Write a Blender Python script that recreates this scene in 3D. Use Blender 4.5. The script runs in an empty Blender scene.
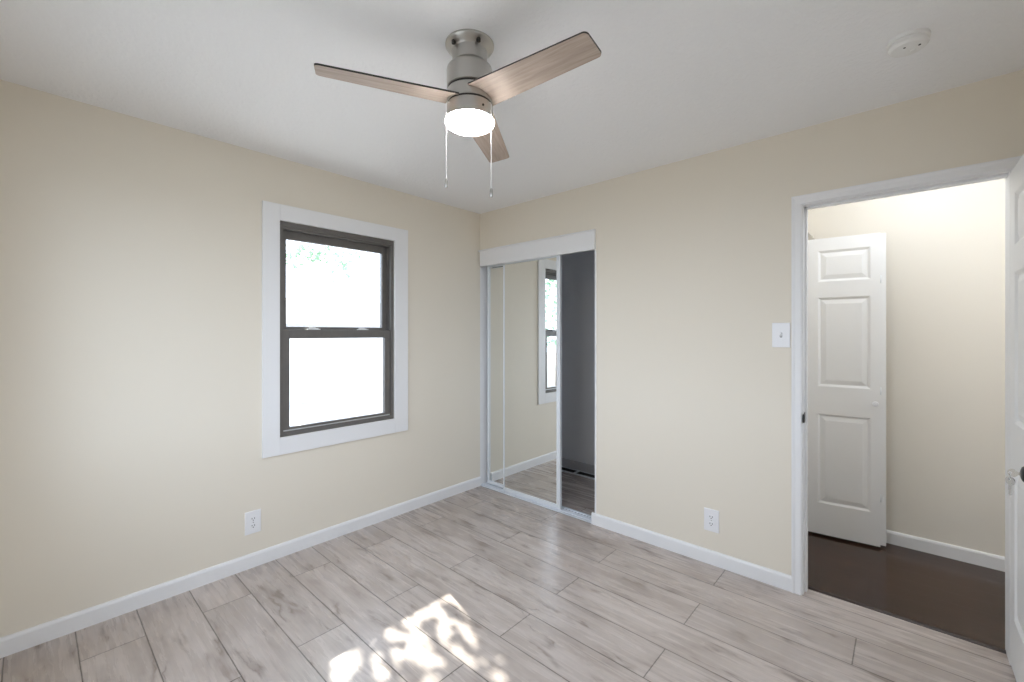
import bpy, bmesh, math, random
from mathutils import Vector, Matrix

S = bpy.context.scene
COL = S.collection

# ------------------------------------------------------------------ camera, sky, sun, exposure
cam_data = bpy.data.cameras.new('camera')
cam = bpy.data.objects.new('camera', cam_data)
COL.objects.link(cam)
cam.location = (2.8359, -2.7063, 1.3686)
cam.rotation_euler = (math.radians(90), 0, math.radians(42.133))
cam_data.sensor_fit = 'HORIZONTAL'
cam_data.sensor_width = 36.0
cam_data.lens = 434.285 / 1024 * 36.0
cam_data.shift_y = -(341 - 333.289) / 1024
cam_data.clip_start = 0.02
S.camera = cam

world = bpy.data.worlds.new('sky')
S.world = world
world.use_nodes = True
wn = world.node_tree
wn.nodes.clear()
wo = wn.nodes.new('ShaderNodeOutputWorld')
wb = wn.nodes.new('ShaderNodeBackground')
wb.inputs['Color'].default_value = (0.775, 0.86, 1.04, 1)
wb.inputs['Strength'].default_value = 3.2
wn.links.new(wb.outputs[0], wo.inputs[0])

SUN_DIR = Vector((1.0, -0.25, -0.73)).normalized()
sun_data = bpy.data.lights.new('sun', 'SUN')
sun = bpy.data.objects.new('sun', sun_data)
COL.objects.link(sun)
sun.rotation_euler = SUN_DIR.to_track_quat('-Z', 'Y').to_euler()
sun.location = (-8, 2, 7)
sun_data.energy = 13.0
sun_data.color = (1.0, 0.95, 0.88)
sun_data.angle = math.radians(0.45)

# sky portals in the window opening and the two added ones (they only guide where sky light is sampled)
def portal(name, loc, rot, sx, sy):
    d = bpy.data.lights.new(name, 'AREA')
    o = bpy.data.objects.new(name, d)
    COL.objects.link(o)
    d.shape = 'RECTANGLE'; d.size = sx; d.size_y = sy
    d.cycles.is_portal = True
    o.location = loc; o.rotation_euler = rot
portal('portal_side', (-0.16, -1.29, 1.395), (0, math.radians(-90), 0), 1.40, 0.86)
portal('portal_rear', (1.25, -3.00, 1.44), (math.radians(90), 0, 0), 1.60, 1.32)
portal('portal_far', (3.42, -1.95, 1.44), (0, math.radians(90), 0), 1.32, 1.40)

# hallway ceiling bulb
hl = bpy.data.lights.new('hall_light', 'POINT')
hlo = bpy.data.objects.new('hall_light', hl)
COL.objects.link(hlo)
hlo.location = (2.92, 0.48, 2.30)
hl.energy = 4.0
hl.color = (0.90, 0.97, 1.06)
hl.shadow_soft_size = 0.12

hall_fill = bpy.data.lights.new('hall_light', 'POINT')  # unseen fill light added further along, evens out the hallway wall
hall_fill_obj = bpy.data.objects.new('hall_light', hall_fill)
COL.objects.link(hall_fill_obj)
hall_fill_obj.location = (4.2, 0.60, 2.20)
hall_fill.energy = 7.5
hall_fill.color = hl.color
hall_fill.shadow_soft_size = 0.12

vs = S.view_settings
S.display_settings.display_device = 'sRGB'
vs.view_transform = 'Standard'
vs.look = 'None'
vs.gamma = 1.0
vs.use_curve_mapping = False
vs.exposure = 0.80
S.cycles.max_bounces = 14
S.cycles.diffuse_bounces = 10
S.cycles.glossy_bounces = 6
S.cycles.transparent_max_bounces = 12

# ------------------------------------------------------------------ material helpers
def new_mat(name):
    m = bpy.data.materials.new(name)
    m.use_nodes = True
    nt = m.node_tree
    nt.nodes.clear()
    out = nt.nodes.new('ShaderNodeOutputMaterial')
    b = nt.nodes.new('ShaderNodeBsdfPrincipled')
    nt.links.new(b.outputs[0], out.inputs[0])
    return m, nt, b

def simple(name, col, rough=0.5, metal=0.0, bump=0.0, bscale=200.0, var=0.0, spec=0.5):
    m, nt, b = new_mat(name)
    b.inputs['Base Color'].default_value = (*col, 1)
    b.inputs['Roughness'].default_value = rough
    b.inputs['Metallic'].default_value = metal
    b.inputs['Specular IOR Level'].default_value = spec
    tc = nt.nodes.new('ShaderNodeTexCoord')
    nz = nt.nodes.new('ShaderNodeTexNoise')
    nz.inputs['Scale'].default_value = bscale
    nz.inputs['Detail'].default_value = 3
    nt.links.new(tc.outputs['Object'], nz.inputs['Vector'])
    if bump:
        bp = nt.nodes.new('ShaderNodeBump')
        bp.inputs['Strength'].default_value = bump
        bp.inputs['Distance'].default_value = 0.004
        nt.links.new(nz.outputs['Fac'], bp.inputs['Height'])
        nt.links.new(bp.outputs['Normal'], b.inputs['Normal'])
    if var:
        mx = nt.nodes.new('ShaderNodeMix'); mx.data_type = 'RGBA'
        mx.inputs[6].default_value = (*[c * (1 - var) for c in col], 1)
        mx.inputs[7].default_value = (*[min(1, c * (1 + var)) for c in col], 1)
        nt.links.new(nz.outputs['Fac'], mx.inputs[0])
        nt.links.new(mx.outputs[2], b.inputs['Base Color'])
    return m

class NB:
    """tiny node-expression builder"""
    def __init__(s, nt): s.nt = nt
    def _in(s, sock, v):
        if isinstance(v, (int, float)): sock.default_value = v
        else: s.nt.links.new(v, sock)
    def m(s, op, a, b=0.0, c=0.0):
        n = s.nt.nodes.new('ShaderNodeMath'); n.operation = op
        s._in(n.inputs[0], a); s._in(n.inputs[1], b); s._in(n.inputs[2], c)
        return n.outputs[0]
    def vec(s, x, y, z):
        n = s.nt.nodes.new('ShaderNodeCombineXYZ')
        s._in(n.inputs[0], x); s._in(n.inputs[1], y); s._in(n.inputs[2], z)
        return n.outputs[0]
    def noise(s, v, scale, detail=4, rough=0.55, dist=0.0):
        n = s.nt.nodes.new('ShaderNodeTexNoise')
        s.nt.links.new(v, n.inputs['Vector'])
        n.inputs['Scale'].default_value = scale; n.inputs['Detail'].default_value = detail
        n.inputs['Roughness'].default_value = rough; n.inputs['Distortion'].default_value = dist
        return n.outputs['Fac']
    def ramp(s, f, stops):
        n = s.nt.nodes.new('ShaderNodeValToRGB')
        e = n.color_ramp.elements
        while len(e) > len(stops): e.remove(e[-1])
        while len(e) < len(stops): e.new(0.5)
        for el, (p, c) in zip(e, stops):
            el.position = p; el.color = (*c, 1) if len(c) == 3 else c
        s.nt.links.new(f, n.inputs[0])
        return n.outputs[0]
    def mix(s, f, a, b, mode='MIX'):
        n = s.nt.nodes.new('ShaderNodeMix'); n.data_type = 'RGBA'; n.blend_type = mode
        s._in(n.inputs[0], f)
        for i, v in ((6, a), (7, b)):
            if isinstance(v, tuple): n.inputs[i].default_value = (*v, 1)
            else: s.nt.links.new(v, n.inputs[i])
        return n.outputs[2]

def plank_mat(name, width, length, y0, off_even, off_odd, stops, seam_col, seam_w, rough, tone, gx=1.3, gy=15.0, bump=0.15, streak=0.55, streak_col=(0.17, 0.13, 0.11), shift_edge=0.7):
    m, nt, b = new_mat(name)
    q = NB(nt)
    tc = nt.nodes.new('ShaderNodeTexCoord')
    sp = nt.nodes.new('ShaderNodeSeparateXYZ')
    nt.links.new(tc.outputs['Object'], sp.inputs[0])
    X, Y = sp.outputs[0], sp.outputs[1]
    r = q.m('DIVIDE', q.m('SUBTRACT', y0, Y), width)
    row = q.m('FLOOR', r)
    fr = q.m('SUBTRACT', r, row)
    par = q.m('FLOORED_MODULO', row, 2.0)
    edge = q.m('MULTIPLY', q.m('LESS_THAN', row, 0.0), shift_edge)
    off = q.m('ADD', q.m('ADD', q.m('MULTIPLY', par, off_odd - off_even), off_even), edge)
    u = q.m('DIVIDE', q.m('SUBTRACT', X, off), length)
    colm = q.m('FLOOR', u)
    fu = q.m('SUBTRACT', u, colm)
    dy = q.m('MULTIPLY', q.m('MINIMUM', fr, q.m('SUBTRACT', 1.0, fr)), width)
    dx = q.m('MULTIPLY', q.m('MINIMUM', fu, q.m('SUBTRACT', 1.0, fu)), length)
    d = q.m('MINIMUM', dx, dy)
    seam = q.m('SUBTRACT', 1.0, q.m('SMOOTH_MIN', q.m('DIVIDE', d, seam_w), 1.0, 0.2))
    wn_ = nt.nodes.new('ShaderNodeTexWhiteNoise'); wn_.noise_dimensions = '2D'
    nt.links.new(q.vec(q.m('ADD', row, 0.5), q.m('ADD', colm, 0.5), 0.0), wn_.inputs['Vector'])
    rnd = wn_.outputs['Value']
    shift = q.m('MULTIPLY', rnd, 37.0)
    gv = q.vec(q.m('ADD', q.m('MULTIPLY', X, gx), shift), q.m('MULTIPLY', Y, gy), q.m('MULTIPLY', rnd, 11.0))
    g1 = q.noise(gv, 1.6, 5, 0.58, 0.25)
    gv2 = q.vec(q.m('ADD', q.m('MULTIPLY', X, 2.0), shift), q.m('MULTIPLY', Y, 46.0), shift)
    g2 = q.noise(gv2, 2.0, 5, 0.6, 0.3)
    gv3 = q.vec(q.m('ADD', q.m('MULTIPLY', X, 3.2), shift), q.m('MULTIPLY', Y, 7.0), shift)
    cloud = q.noise(gv3, 1.2, 3, 0.5, 0.2)
    base = q.ramp(q.m('ADD', q.m('MULTIPLY', g1, 0.45), q.m('MULTIPLY', cloud, 0.55)), stops)
    # sparse dark fissures that run along the grain
    wob = q.m('MULTIPLY', q.m('SUBTRACT', q.noise(q.vec(q.m('ADD', q.m('MULTIPLY', X, 3.0), shift), q.m('MULTIPLY', Y, 6.0), shift), 2.0, 3), 0.5), 0.10)
    gv4 = q.vec(q.m('ADD', q.m('MULTIPLY', X, 0.9), shift), q.m('MULTIPLY', q.m('ADD', Y, wob), 9.0), q.m('MULTIPLY', shift, 0.7))
    st = q.m('ABSOLUTE', q.m('SUBTRACT', q.noise(gv4, 1.3, 2, 0.5, 0.2), 0.52))
    line = q.ramp(st, [(0.0, (1, 1, 1)), (0.012, (0.7,) * 3), (0.045, (0.12,) * 3), (0.09, (0, 0, 0))])
    where = q.ramp(q.noise(q.vec(q.m('ADD', q.m('MULTIPLY', X, 3.2), shift), q.m('MULTIPLY', Y, 9.0), 3.0), 1.4, 2), [(0.50, (0, 0, 0)), (0.62, (1, 1, 1))])
    base = q.mix(q.m('MULTIPLY', q.m('MULTIPLY', line, where), streak), base, streak_col)
    fine = q.ramp(g2, [(0.3, (0.88,) * 3), (0.7, (1.07,) * 3)])
    base = q.mix(1.0, base, fine, 'MULTIPLY')
    tn = q.ramp(rnd, [(0.0, (1 - tone,) * 3), (1.0, (1 + tone,) * 3)])
    base = q.mix(1.0, base, tn, 'MULTIPLY')
    col = q.mix(seam, base, seam_col)
    nt.links.new(col, b.inputs['Base Color'])
    rr = q.m('ADD', q.m('MULTIPLY', g1, 0.16), rough - 0.08)
    nt.links.new(rr, b.inputs['Roughness'])
    bp = nt.nodes.new('ShaderNodeBump')
    bp.inputs['Strength'].default_value = bump
    bp.inputs['Distance'].default_value = 0.002
    h = q.m('SUBTRACT', q.m('MULTIPLY', g2, 0.25), q.m('MULTIPLY', seam, 1.0))
    nt.links.new(h, bp.inputs['Height'])
    nt.links.new(bp.outputs['Normal'], b.inputs['Normal'])
    return m

def wood_mat(name, stops, rough=0.45):
    m, nt, b = new_mat(name)
    q = NB(nt)
    tc = nt.nodes.new('ShaderNodeTexCoord')
    sp = nt.nodes.new('ShaderNodeSeparateXYZ')
    nt.links.new(tc.outputs['Object'], sp.inputs[0])
    v = q.vec(q.m('MULTIPLY', sp.outputs[0], 3.0), q.m('MULTIPLY', sp.outputs[1], 45.0), 0.0)
    n = q.noise(v, 1.5, 5, 0.6, 0.5)
    nt.links.new(q.ramp(n, stops), b.inputs['Base Color'])
    b.inputs['Roughness'].default_value = rough
    return m

def brushed(name, col, rough=0.32):
    m, nt, b = new_mat(name)
    q = NB(nt)
    tc = nt.nodes.new('ShaderNodeTexCoord')
    sp = nt.nodes.new('ShaderNodeSeparateXYZ')
    nt.links.new(tc.outputs['Object'], sp.inputs[0])
    v = q.vec(q.m('MULTIPLY', sp.outputs[0], 8.0), q.m('MULTIPLY', sp.outputs[1], 8.0), q.m('MULTIPLY', sp.outputs[2], 900.0))
    n = q.noise(v, 1.0, 2)
    nt.links.new(q.m('ADD', q.m('MULTIPLY', n, 0.06), rough - 0.03), b.inputs['Roughness'])
    b.inputs['Base Color'].default_value = (*col, 1)
    b.inputs['Metallic'].default_value = 1.0
    return m

def pane_glass(name):
    m = bpy.data.materials.new(name); m.use_nodes = True
    nt = m.node_tree; nt.nodes.clear()
    out = nt.nodes.new('ShaderNodeOutputMaterial')
    mixs = nt.nodes.new('ShaderNodeMixShader')
    tr = nt.nodes.new('ShaderNodeBsdfTransparent'); tr.inputs[0].default_value = (0.95, 0.97, 0.96, 1)
    gl = nt.nodes.new('ShaderNodeBsdfGlossy'); gl.inputs['Roughness'].default_value = 0.0
    geo = nt.nodes.new('ShaderNodeNewGeometry')
    dt = nt.nodes.new('ShaderNodeVectorMath'); dt.operation = 'DOT_PRODUCT'
    nt.links.new(geo.outputs['Incoming'], dt.inputs[0]); nt.links.new(geo.outputs['Normal'], dt.inputs[1])
    q = NB(nt)
    c = q.m('SUBTRACT', 1.0, q.m('ABSOLUTE', dt.outputs['Value']))
    nt.links.new(q.m('ADD', q.m('MULTIPLY', q.m('POWER', c, 5.0), 0.9), 0.04), mixs.inputs[0])
    nt.links.new(tr.outputs[0], mixs.inputs[1]); nt.links.new(gl.outputs[0], mixs.inputs[2])
    nt.links.new(mixs.outputs[0], out.inputs[0])
    return m

def leaf_mat(name):
    m = simple(name, (0.22, 0.36, 0.22), 0.5, var=0.3, bscale=3)
    nt = m.node_tree
    b = next(n for n in nt.nodes if n.type == 'BSDF_PRINCIPLED')
    out = next(n for n in nt.nodes if n.type == 'OUTPUT_MATERIAL')
    tl = nt.nodes.new('ShaderNodeBsdfTranslucent'); tl.inputs[0].default_value = (0.26, 0.41, 0.32, 1)
    mx = nt.nodes.new('ShaderNodeMixShader'); mx.inputs[0].default_value = 0.22
    nt.links.new(b.outputs[0], mx.inputs[1]); nt.links.new(tl.outputs[0], mx.inputs[2])
    nt.links.new(mx.outputs[0], out.inputs[0])
    return m

M = {}
M['wall'] = simple('beige_wall_paint', (0.765, 0.71, 0.615), 0.62, bump=0.06, bscale=260, spec=0.35)
M['hall_wall'] = simple('cream_hall_paint', (0.76, 0.72, 0.65), 0.62, bump=0.06, bscale=260, spec=0.35)
M['ceiling'] = simple('textured_ceiling_paint', (0.88, 0.885, 0.90), 0.8, bump=1.0, bscale=62, spec=0.2)
M['white'] = simple('white_trim_paint', (0.80, 0.80, 0.81), 0.38, bump=0.02, bscale=60)
M['door'] = simple('white_door_paint', (0.80, 0.80, 0.80), 0.42, bump=0.03, bscale=120)
M['closet'] = simple('grey_closet_paint', (0.84, 0.85, 0.87), 0.7)
M['closet_trim'] = simple('grey_closet_trim_paint', (0.55, 0.55, 0.57), 0.5)
M['detector'] = simple('aged_white_plastic', (0.82, 0.82, 0.81), 0.5)
M['bronze'] = simple('bronze_window_metal', (0.15, 0.14, 0.13), 0.42, metal=0.25, var=0.12, bscale=30)
M['bronze_dark'] = simple('dark_gasket_rubber', (0.025, 0.024, 0.023), 0.7)
M['nickel'] = brushed('brushed_nickel', (0.50, 0.485, 0.46), 0.29)
M['alu'] = brushed('satin_aluminium', (0.72, 0.74, 0.76), 0.4)
M['frame_white'] = simple('pale_door_frame_enamel', (0.74, 0.77, 0.80), 0.35)
M['track'] = simple('pale_anodised_track', (0.72, 0.75, 0.80), 0.3, metal=0.25)
M['chrome'] = simple('bright_latch_metal', (0.78, 0.78, 0.78), 0.25, metal=1.0)
M['latch'] = simple('pale_latch_enamel', (0.75, 0.75, 0.75), 0.3)
M['black'] = simple('black_hardware', (0.012, 0.012, 0.012), 0.35)
M['slot'] = simple('dark_slot', (0.05, 0.048, 0.045), 0.8)
M['plastic'] = simple('white_plastic', (0.82, 0.82, 0.84), 0.3)
M['blade_wood'] = wood_mat('pale_oak_blade_veneer', [(0.25, (0.30, 0.235, 0.19)), (0.5, (0.43, 0.345, 0.285)), (0.75, (0.52, 0.43, 0.37))], 0.62)
M['blade_edge'] = simple('dark_blade_edge', (0.02, 0.018, 0.017), 0.4)
M['chain'] = simple('pale_bead_chain', (0.82, 0.82, 0.82), 0.3, metal=0.3)
M['mirror'] = simple('mirror_silver', (0.86, 0.88, 0.87), 0.0, metal=1.0)
M['glass'] = pane_glass('window_pane_glass')
M['leaf'] = leaf_mat('green_leaf')
M['bark'] = simple('brown_bark', (0.16, 0.12, 0.09), 0.9, bump=0.8, bscale=30, var=0.3)
M['ground'] = simple('pale_ground', (0.13, 0.13, 0.125), 0.9, var=0.15, bscale=2)
M['patio'] = simple('pale_concrete', (0.62, 0.61, 0.60), 0.85, var=0.06, bscale=4)
M['siding'] = simple('white_siding_paint', (0.74, 0.74, 0.74), 0.6)
M['panel_grey'] = simple('pale_grey_panel_paint', (0.45, 0.45, 0.46), 0.6)
M['shingle'] = simple('grey_roof_shingle', (0.30, 0.29, 0.29), 0.9, var=0.2, bscale=20)
M['brick'] = simple('outer_wall_render', (0.55, 0.50, 0.45), 0.9)
M['floor'] = plank_mat('greige_wood_plank', 0.2137, 1.193, -0.0084, 0.872, 0.288,
    [(0.30, (0.35, 0.29, 0.262)), (0.43, (0.455, 0.394, 0.36)), (0.57, (0.515, 0.453, 0.42)), (0.72, (0.565, 0.505, 0.473))],
    (0.06, 0.05, 0.043), 0.0038, 0.27, 0.05, streak=0.75, streak_col=(0.21, 0.165, 0.14))
M['hall_floor'] = plank_mat('dark_walnut_plank', 0.125, 1.2, 1.05, 0.2, 0.75,
    [(0.30, (0.024, 0.011, 0.006)), (0.5, (0.044, 0.020, 0.011)), (0.70, (0.066, 0.032, 0.018))],
    (0.012, 0.008, 0.006), 0.0015, 0.17, 0.10, streak=0.3, streak_col=(0.02, 0.012, 0.008))
M['threshold'] = simple('dark_threshold_wood', (0.030, 0.017, 0.013), 0.35)
lm, lnt, lb = new_mat('lit_lens')
lb.inputs['Base Color'].default_value = (0.9, 0.9, 0.9, 1)
lb.inputs['Emission Color'].default_value = (1.0, 0.985, 0.97, 1)
lb.inputs['Emission Strength'].default_value = 40.0
M['lens'] = lm

# ------------------------------------------------------------------ mesh helpers
def box(bm, x0, x1, y0, y1, z0, z1, mat=0):
    vs_ = [bm.verts.new(p) for p in ((x0, y0, z0), (x1, y0, z0), (x1, y1, z0), (x0, y1, z0), (x0, y0, z1), (x1, y0, z1), (x1, y1, z1), (x0, y1, z1))]
    fs = []
    for f in ((3, 2, 1, 0), (4, 5, 6, 7), (0, 1, 5, 4), (1, 2, 6, 5), (2, 3, 7, 6), (3, 0, 4, 7)):
        fc = bm.faces.new([vs_[i] for i in f]); fc.material_index = mat; fs.append(fc)
    return vs_

def lathe(bm, prof, c=(0, 0, 0), seg=40, mat=0, cap0=True, cap1=True):
    rings = []
    for r, z in prof:
        rings.append([bm.verts.new((c[0] + r * math.cos(2 * math.pi * i / seg), c[1] + r * math.sin(2 * math.pi * i / seg), c[2] + z)) for i in range(seg)])
    for a, b_ in zip(rings, rings[1:]):
        for i in range(seg):
            f = bm.faces.new((a[i], a[(i + 1) % seg], b_[(i + 1) % seg], b_[i])); f.material_index = mat; f.smooth = True
    if cap0: f = bm.faces.new(rings[0]); f.material_index = mat
    if cap1: f = bm.faces.new(rings[-1]); f.material_index = mat
    return [v for r_ in rings for v in r_]

def tube(bm, pts, r, seg=10, mat=0):
    pts = [Vector(p) for p in pts]
    rings = []
    for i, p in enumerate(pts):
        t = (pts[min(i + 1, len(pts) - 1)] - pts[max(i - 1, 0)]).normalized()
        a = t.orthogonal().normalized()
        if rings:
            a = (rings[-1][1] - t * rings[-1][1].dot(t)).normalized()
        b_ = t.cross(a)
        rr = r[i] if isinstance(r, (list, tuple)) else r
        rings.append(([bm.verts.new(p + (a * math.cos(2 * math.pi * k / seg) + b_ * math.sin(2 * math.pi * k / seg)) * rr) for k in range(seg)], a))
    for (A, _), (B, _) in zip(rings, rings[1:]):
        for k in range(seg):
            f = bm.faces.new((A[k], A[(k + 1) % seg], B[(k + 1) % seg], B[k])); f.smooth = True; f.material_index = mat
    bm.faces.new(rings[0][0]).material_index = mat
    bm.faces.new(rings[-1][0]).material_index = mat

def prism(bm, poly, fn, a, b_, mat=0):
    """poly: 2-D outline; fn(u, v, w) -> point; extruded from w=a to w=b_"""
    A = [bm.verts.new(fn(u, v, a)) for u, v in poly]
    B = [bm.verts.new(fn(u, v, b_)) for u, v in poly]
    n = len(poly)
    for i in range(n):
        bm.faces.new((A[i], A[(i + 1) % n], B[(i + 1) % n], B[i])).material_index = mat
    bm.faces.new(A).material_index = mat
    bm.faces.new(B).material_index = mat
    return A + B

def obj(name, bm, mats, parent=None, bevel=0.0, seg=2, smooth=False, loc=None, rot=None):
    bmesh.ops.recalc_face_normals(bm, faces=bm.faces)
    me = bpy.data.meshes.new(name)
    for e in bm.edges:
        if len(e.link_faces) == 2 and e.calc_face_angle(0) > math.radians(33): e.smooth = False
    bm.to_mesh(me); bm.free()
    for m in (mats if isinstance(mats, (list, tuple)) else [mats]): me.materials.append(m)
    o = bpy.data.objects.new(name, me)
    COL.objects.link(o)
    if loc: o.location = loc
    if rot: o.rotation_euler = rot
    if parent: o.parent = parent
    if bevel:
        md = o.modifiers.new('bevel', 'BEVEL'); md.width = bevel; md.segments = seg; md.limit_method = 'ANGLE'; md.angle_limit = math.radians(50)
        md.harden_normals = False
    if smooth:
        for p in me.polygons: p.use_smooth = True
    return o

def empty(name, loc=(0, 0, 0), rot=(0, 0, 0)):
    o = bpy.data.objects.new(name, None)
    o.empty_display_size = 0.1
    COL.objects.link(o); o.location = loc; o.rotation_euler = rot
    return o

def tag(o, label=None, cat=None, group=None, kind=None):
    if label: o['label'] = label
    if cat: o['category'] = cat
    if group: o['group'] = group
    if kind: o['kind'] = kind
    return o

def BM(): return bmesh.new()

def wall_with_holes(bm, axis, a0, a1, u0, u1, z0, z1, holes, mats=(0, 0)):
    """slab with thickness a0..a1 along axis, spanning u and z; holes: list of (u0,u1,z0,z1), left open with their reveals"""
    us = sorted({u0, u1, *[h[0] for h in holes], *[h[1] for h in holes]})
    zs = sorted({z0, z1, *[h[2] for h in holes], *[h[3] for h in holes]})
    def P(a, u, z): return (a, u, z) if axis == 'x' else (u, a, z)
    def solid(i, j):
        if i < 0 or j < 0 or i >= len(us) - 1 or j >= len(zs) - 1: return False
        cu, cz = (us[i] + us[i + 1]) / 2, (zs[j] + zs[j + 1]) / 2
        return not any(h[0] < cu < h[1] and h[2] < cz < h[3] for h in holes)
    cache = {}
    def V(a, u, z):
        k = (a, u, z)
        if k not in cache: cache[k] = bm.verts.new(P(*k))
        return cache[k]
    for i in range(len(us) - 1):
        for j in range(len(zs) - 1):
            if not solid(i, j): continue
            U0, U1, Z0, Z1 = us[i], us[i + 1], zs[j], zs[j + 1]
            for a, mi in ((a0, mats[0]), (a1, mats[1])):
                bm.faces.new((V(a, U0, Z0), V(a, U1, Z0), V(a, U1, Z1), V(a, U0, Z1))).material_index = mi
            for (di, dj, q) in ((-1, 0, ((U0, Z0), (U0, Z1))), (1, 0, ((U1, Z0), (U1, Z1))), (0, -1, ((U0, Z0), (U1, Z0))), (0, 1, ((U0, Z1), (U1, Z1)))):
                if not solid(i + di, j + dj):
                    (ua, za), (ub, zb) = q
                    bm.faces.new((V(a0, ua, za), V(a1, ua, za), V(a1, ub, zb), V(a0, ub, zb)))

# ------------------------------------------------------------------ setting: room shell
H = 2.442
XR, YF = 3.30, -2.86          # side wall behind the open door, wall behind the camera
WT = 0.115
DX0, DX1, DZ = 2.442, 3.157, 2.038     # doorway
CX1, CZ = 1.190, 2.05                  # closet opening
WY0, WY1, WZ0, WZ1 = -1.694, -0.889, 0.731, 2.059   # window
HY = 1.05                              # hallway far wall
CD = 0.97                              # closet depth
HX0, HX1 = 2.30, 4.6

bm = BM(); box(bm, -0.14, XR + 0.1, YF - 0.12, 0.085, -0.12, 0.0); box(bm, -0.14, 1.75, 0.085, CD + 0.05, -0.12, 0.0)
tag(obj('floor', bm, M['floor']), 'pale greige wood plank floor of the bedroom', 'floor', kind='structure')
bm = BM(); box(bm, HX0 - 0.1, HX1, 0.105, HY + 0.1, -0.12, 0.0)
tag(obj('floor_hall', bm, M['hall_floor']), 'dark brown wood plank floor beyond the doorway', 'floor', kind='structure')
bm = BM(); prism(bm, [(0.083, -0.01), (0.109, -0.01), (0.109, 0.003), (0.104, 0.007), (0.090, 0.007), (0.083, 0.003)], lambda u, v, w: (w, u, v), DX0 - 0.002, DX1 + 0.002)
tag(obj('trim_threshold', bm, M['threshold']), 'dark wood threshold strip between the pale and dark floors', 'threshold', kind='structure')
bm = BM(); box(bm, -0.14, XR + 0.1, YF - 0.12, WT, H, H + 0.1); box(bm, -0.14, 1.75, WT, CD + 0.05, H, H + 0.1)
tag(obj('ceiling', bm, M['ceiling']), 'white textured bedroom ceiling', 'ceiling', kind='structure')
bm = BM(); box(bm, HX0 - 0.1, HX1, WT, HY + 0.1, H, H + 0.1)
tag(obj('ceiling_hall', bm, M['ceiling']), 'white hallway ceiling beyond the doorway', 'ceiling', kind='structure')

bm = BM(); wall_with_holes(bm, 'x', -0.14, 0.0, YF - 0.12, 0.0, 0, H, [(WY0, WY1, WZ0, WZ1)], (1, 0))
tag(obj('wall_left', bm, [M['wall'], M['brick']]), 'beige wall with the bronze window', 'wall', kind='structure')
bm = BM(); wall_with_holes(bm, 'y', 0.0, WT, 0.0, XR, 0, H, [(0.0, CX1, 0, CZ), (DX0 - 0.012, DX1 + 0.012, 0, DZ + 0.012)])
tag(obj('wall_back', bm, M['wall']), 'beige wall holding the closet opening and the doorway', 'wall', kind='structure')
bm = BM(); wall_with_holes(bm, 'x', XR, XR + 0.1, YF - 0.12, 0.0, 0, H, [(-2.65, -1.25, 0.78, 2.10)])
tag(obj('wall_right', bm, M['wall']), 'beige wall behind the open bedroom door', 'wall', kind='structure')
bm = BM(); wall_with_holes(bm, 'y', YF - 0.12, YF, 0.0, XR, 0, H, [(0.45, 2.05, 0.78, 2.10)], (1, 0))
tag(obj('wall_front', bm, [M['wall'], M['brick']]), 'beige wall opposite the closet, with an added window', 'wall', kind='structure')
# closet interior
bm = BM()
box(bm, -0.14, 0.0, WT, CD + 0.05, 0, H)
box(bm, 0.0, 1.75, CD, CD + 0.05, 0, H)
box(bm, 1.70, 1.75, WT, CD, 0, H)
box(bm, CX1 + 0.001, 1.70, WT, WT + 0.004, 0, H)
box(bm, 0.0, CX1 + 0.001, WT, WT + 0.004, CZ, H)
tag(obj('wall_closet', bm, M['closet']), 'dark grey inner walls of the closet', 'wall', kind='structure')
bm = BM(); box(bm, -0.14, 0.0, 0.0, WT, 0, H)
tag(obj('trim_jamb', bm, M['white']), 'white closet side jamb in the room corner', 'jamb', kind='structure')
bm = BM(); prism(bm, [(0, 0), (0.012, 0), (0.012, 0.075), (0.006, 0.082), (0, 0.082)], lambda u, v, w: (w, CD - u, v), 0.0, 1.70)
tag(obj('baseboard_closet', bm, M['closet_trim']), 'grey baseboard along the closet back wall', 'baseboard', kind='structure')
# hallway
bm = BM(); box(bm, HX0 - 0.1, HX1, HY, HY + 0.1, 0, H)
tag(obj('wall_hall', bm, M['hall_wall']), 'beige hallway wall seen through the doorway', 'wall', kind='structure')
bm = BM(); box(bm, HX0 - 0.1, HX0, WT, HY, 0, H)
tag(obj('wall_hall_end', bm, M['hall_wall']), 'short wall at the end of the hallway', 'wall', kind='structure')
bm = BM(); box(bm, HX1, HX1 + 0.1, 0.0, HY + 0.1, 0, H); box(bm, XR, HX1, 0.0, WT, 0, H)
tag(obj('wall_hall_side', bm, M['hall_wall']), 'hallway wall continuing past the bedroom', 'wall', kind='structure')

# baseboards
BB = [(0, 0), (0.013, 0), (0.013, 0.068), (0.010, 0.077), (0.006, 0.082), (0, 0.082)]
bm = BM(); prism(bm, BB, lambda u, v, w: (u, w, v), YF, 0.0)
tag(obj('baseboard_left', bm, M['white']), 'white baseboard under the window wall', 'baseboard', kind='structure')
bm = BM(); prism(bm, BB, lambda u, v, w: (w, -u, v), CX1 - 0.022, DX0 - 0.048)
tag(obj('baseboard_back', bm, M['white']), 'white baseboard between the closet and the doorway', 'baseboard', kind='structure')
bm = BM(); prism(bm, BB, lambda u, v, w: (w, HY - u, v), HX0, HX1)
tag(obj('baseboard_hall', bm, M['white']), 'white baseboard along the hallway wall', 'baseboard', kind='structure')
bm = BM(); prism(bm, BB, lambda u, v, w: (XR - u, w, v), YF, 0.0)
tag(obj('baseboard_right', bm, M['white']), 'white baseboard behind the open bedroom door', 'baseboard', kind='structure')

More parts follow.
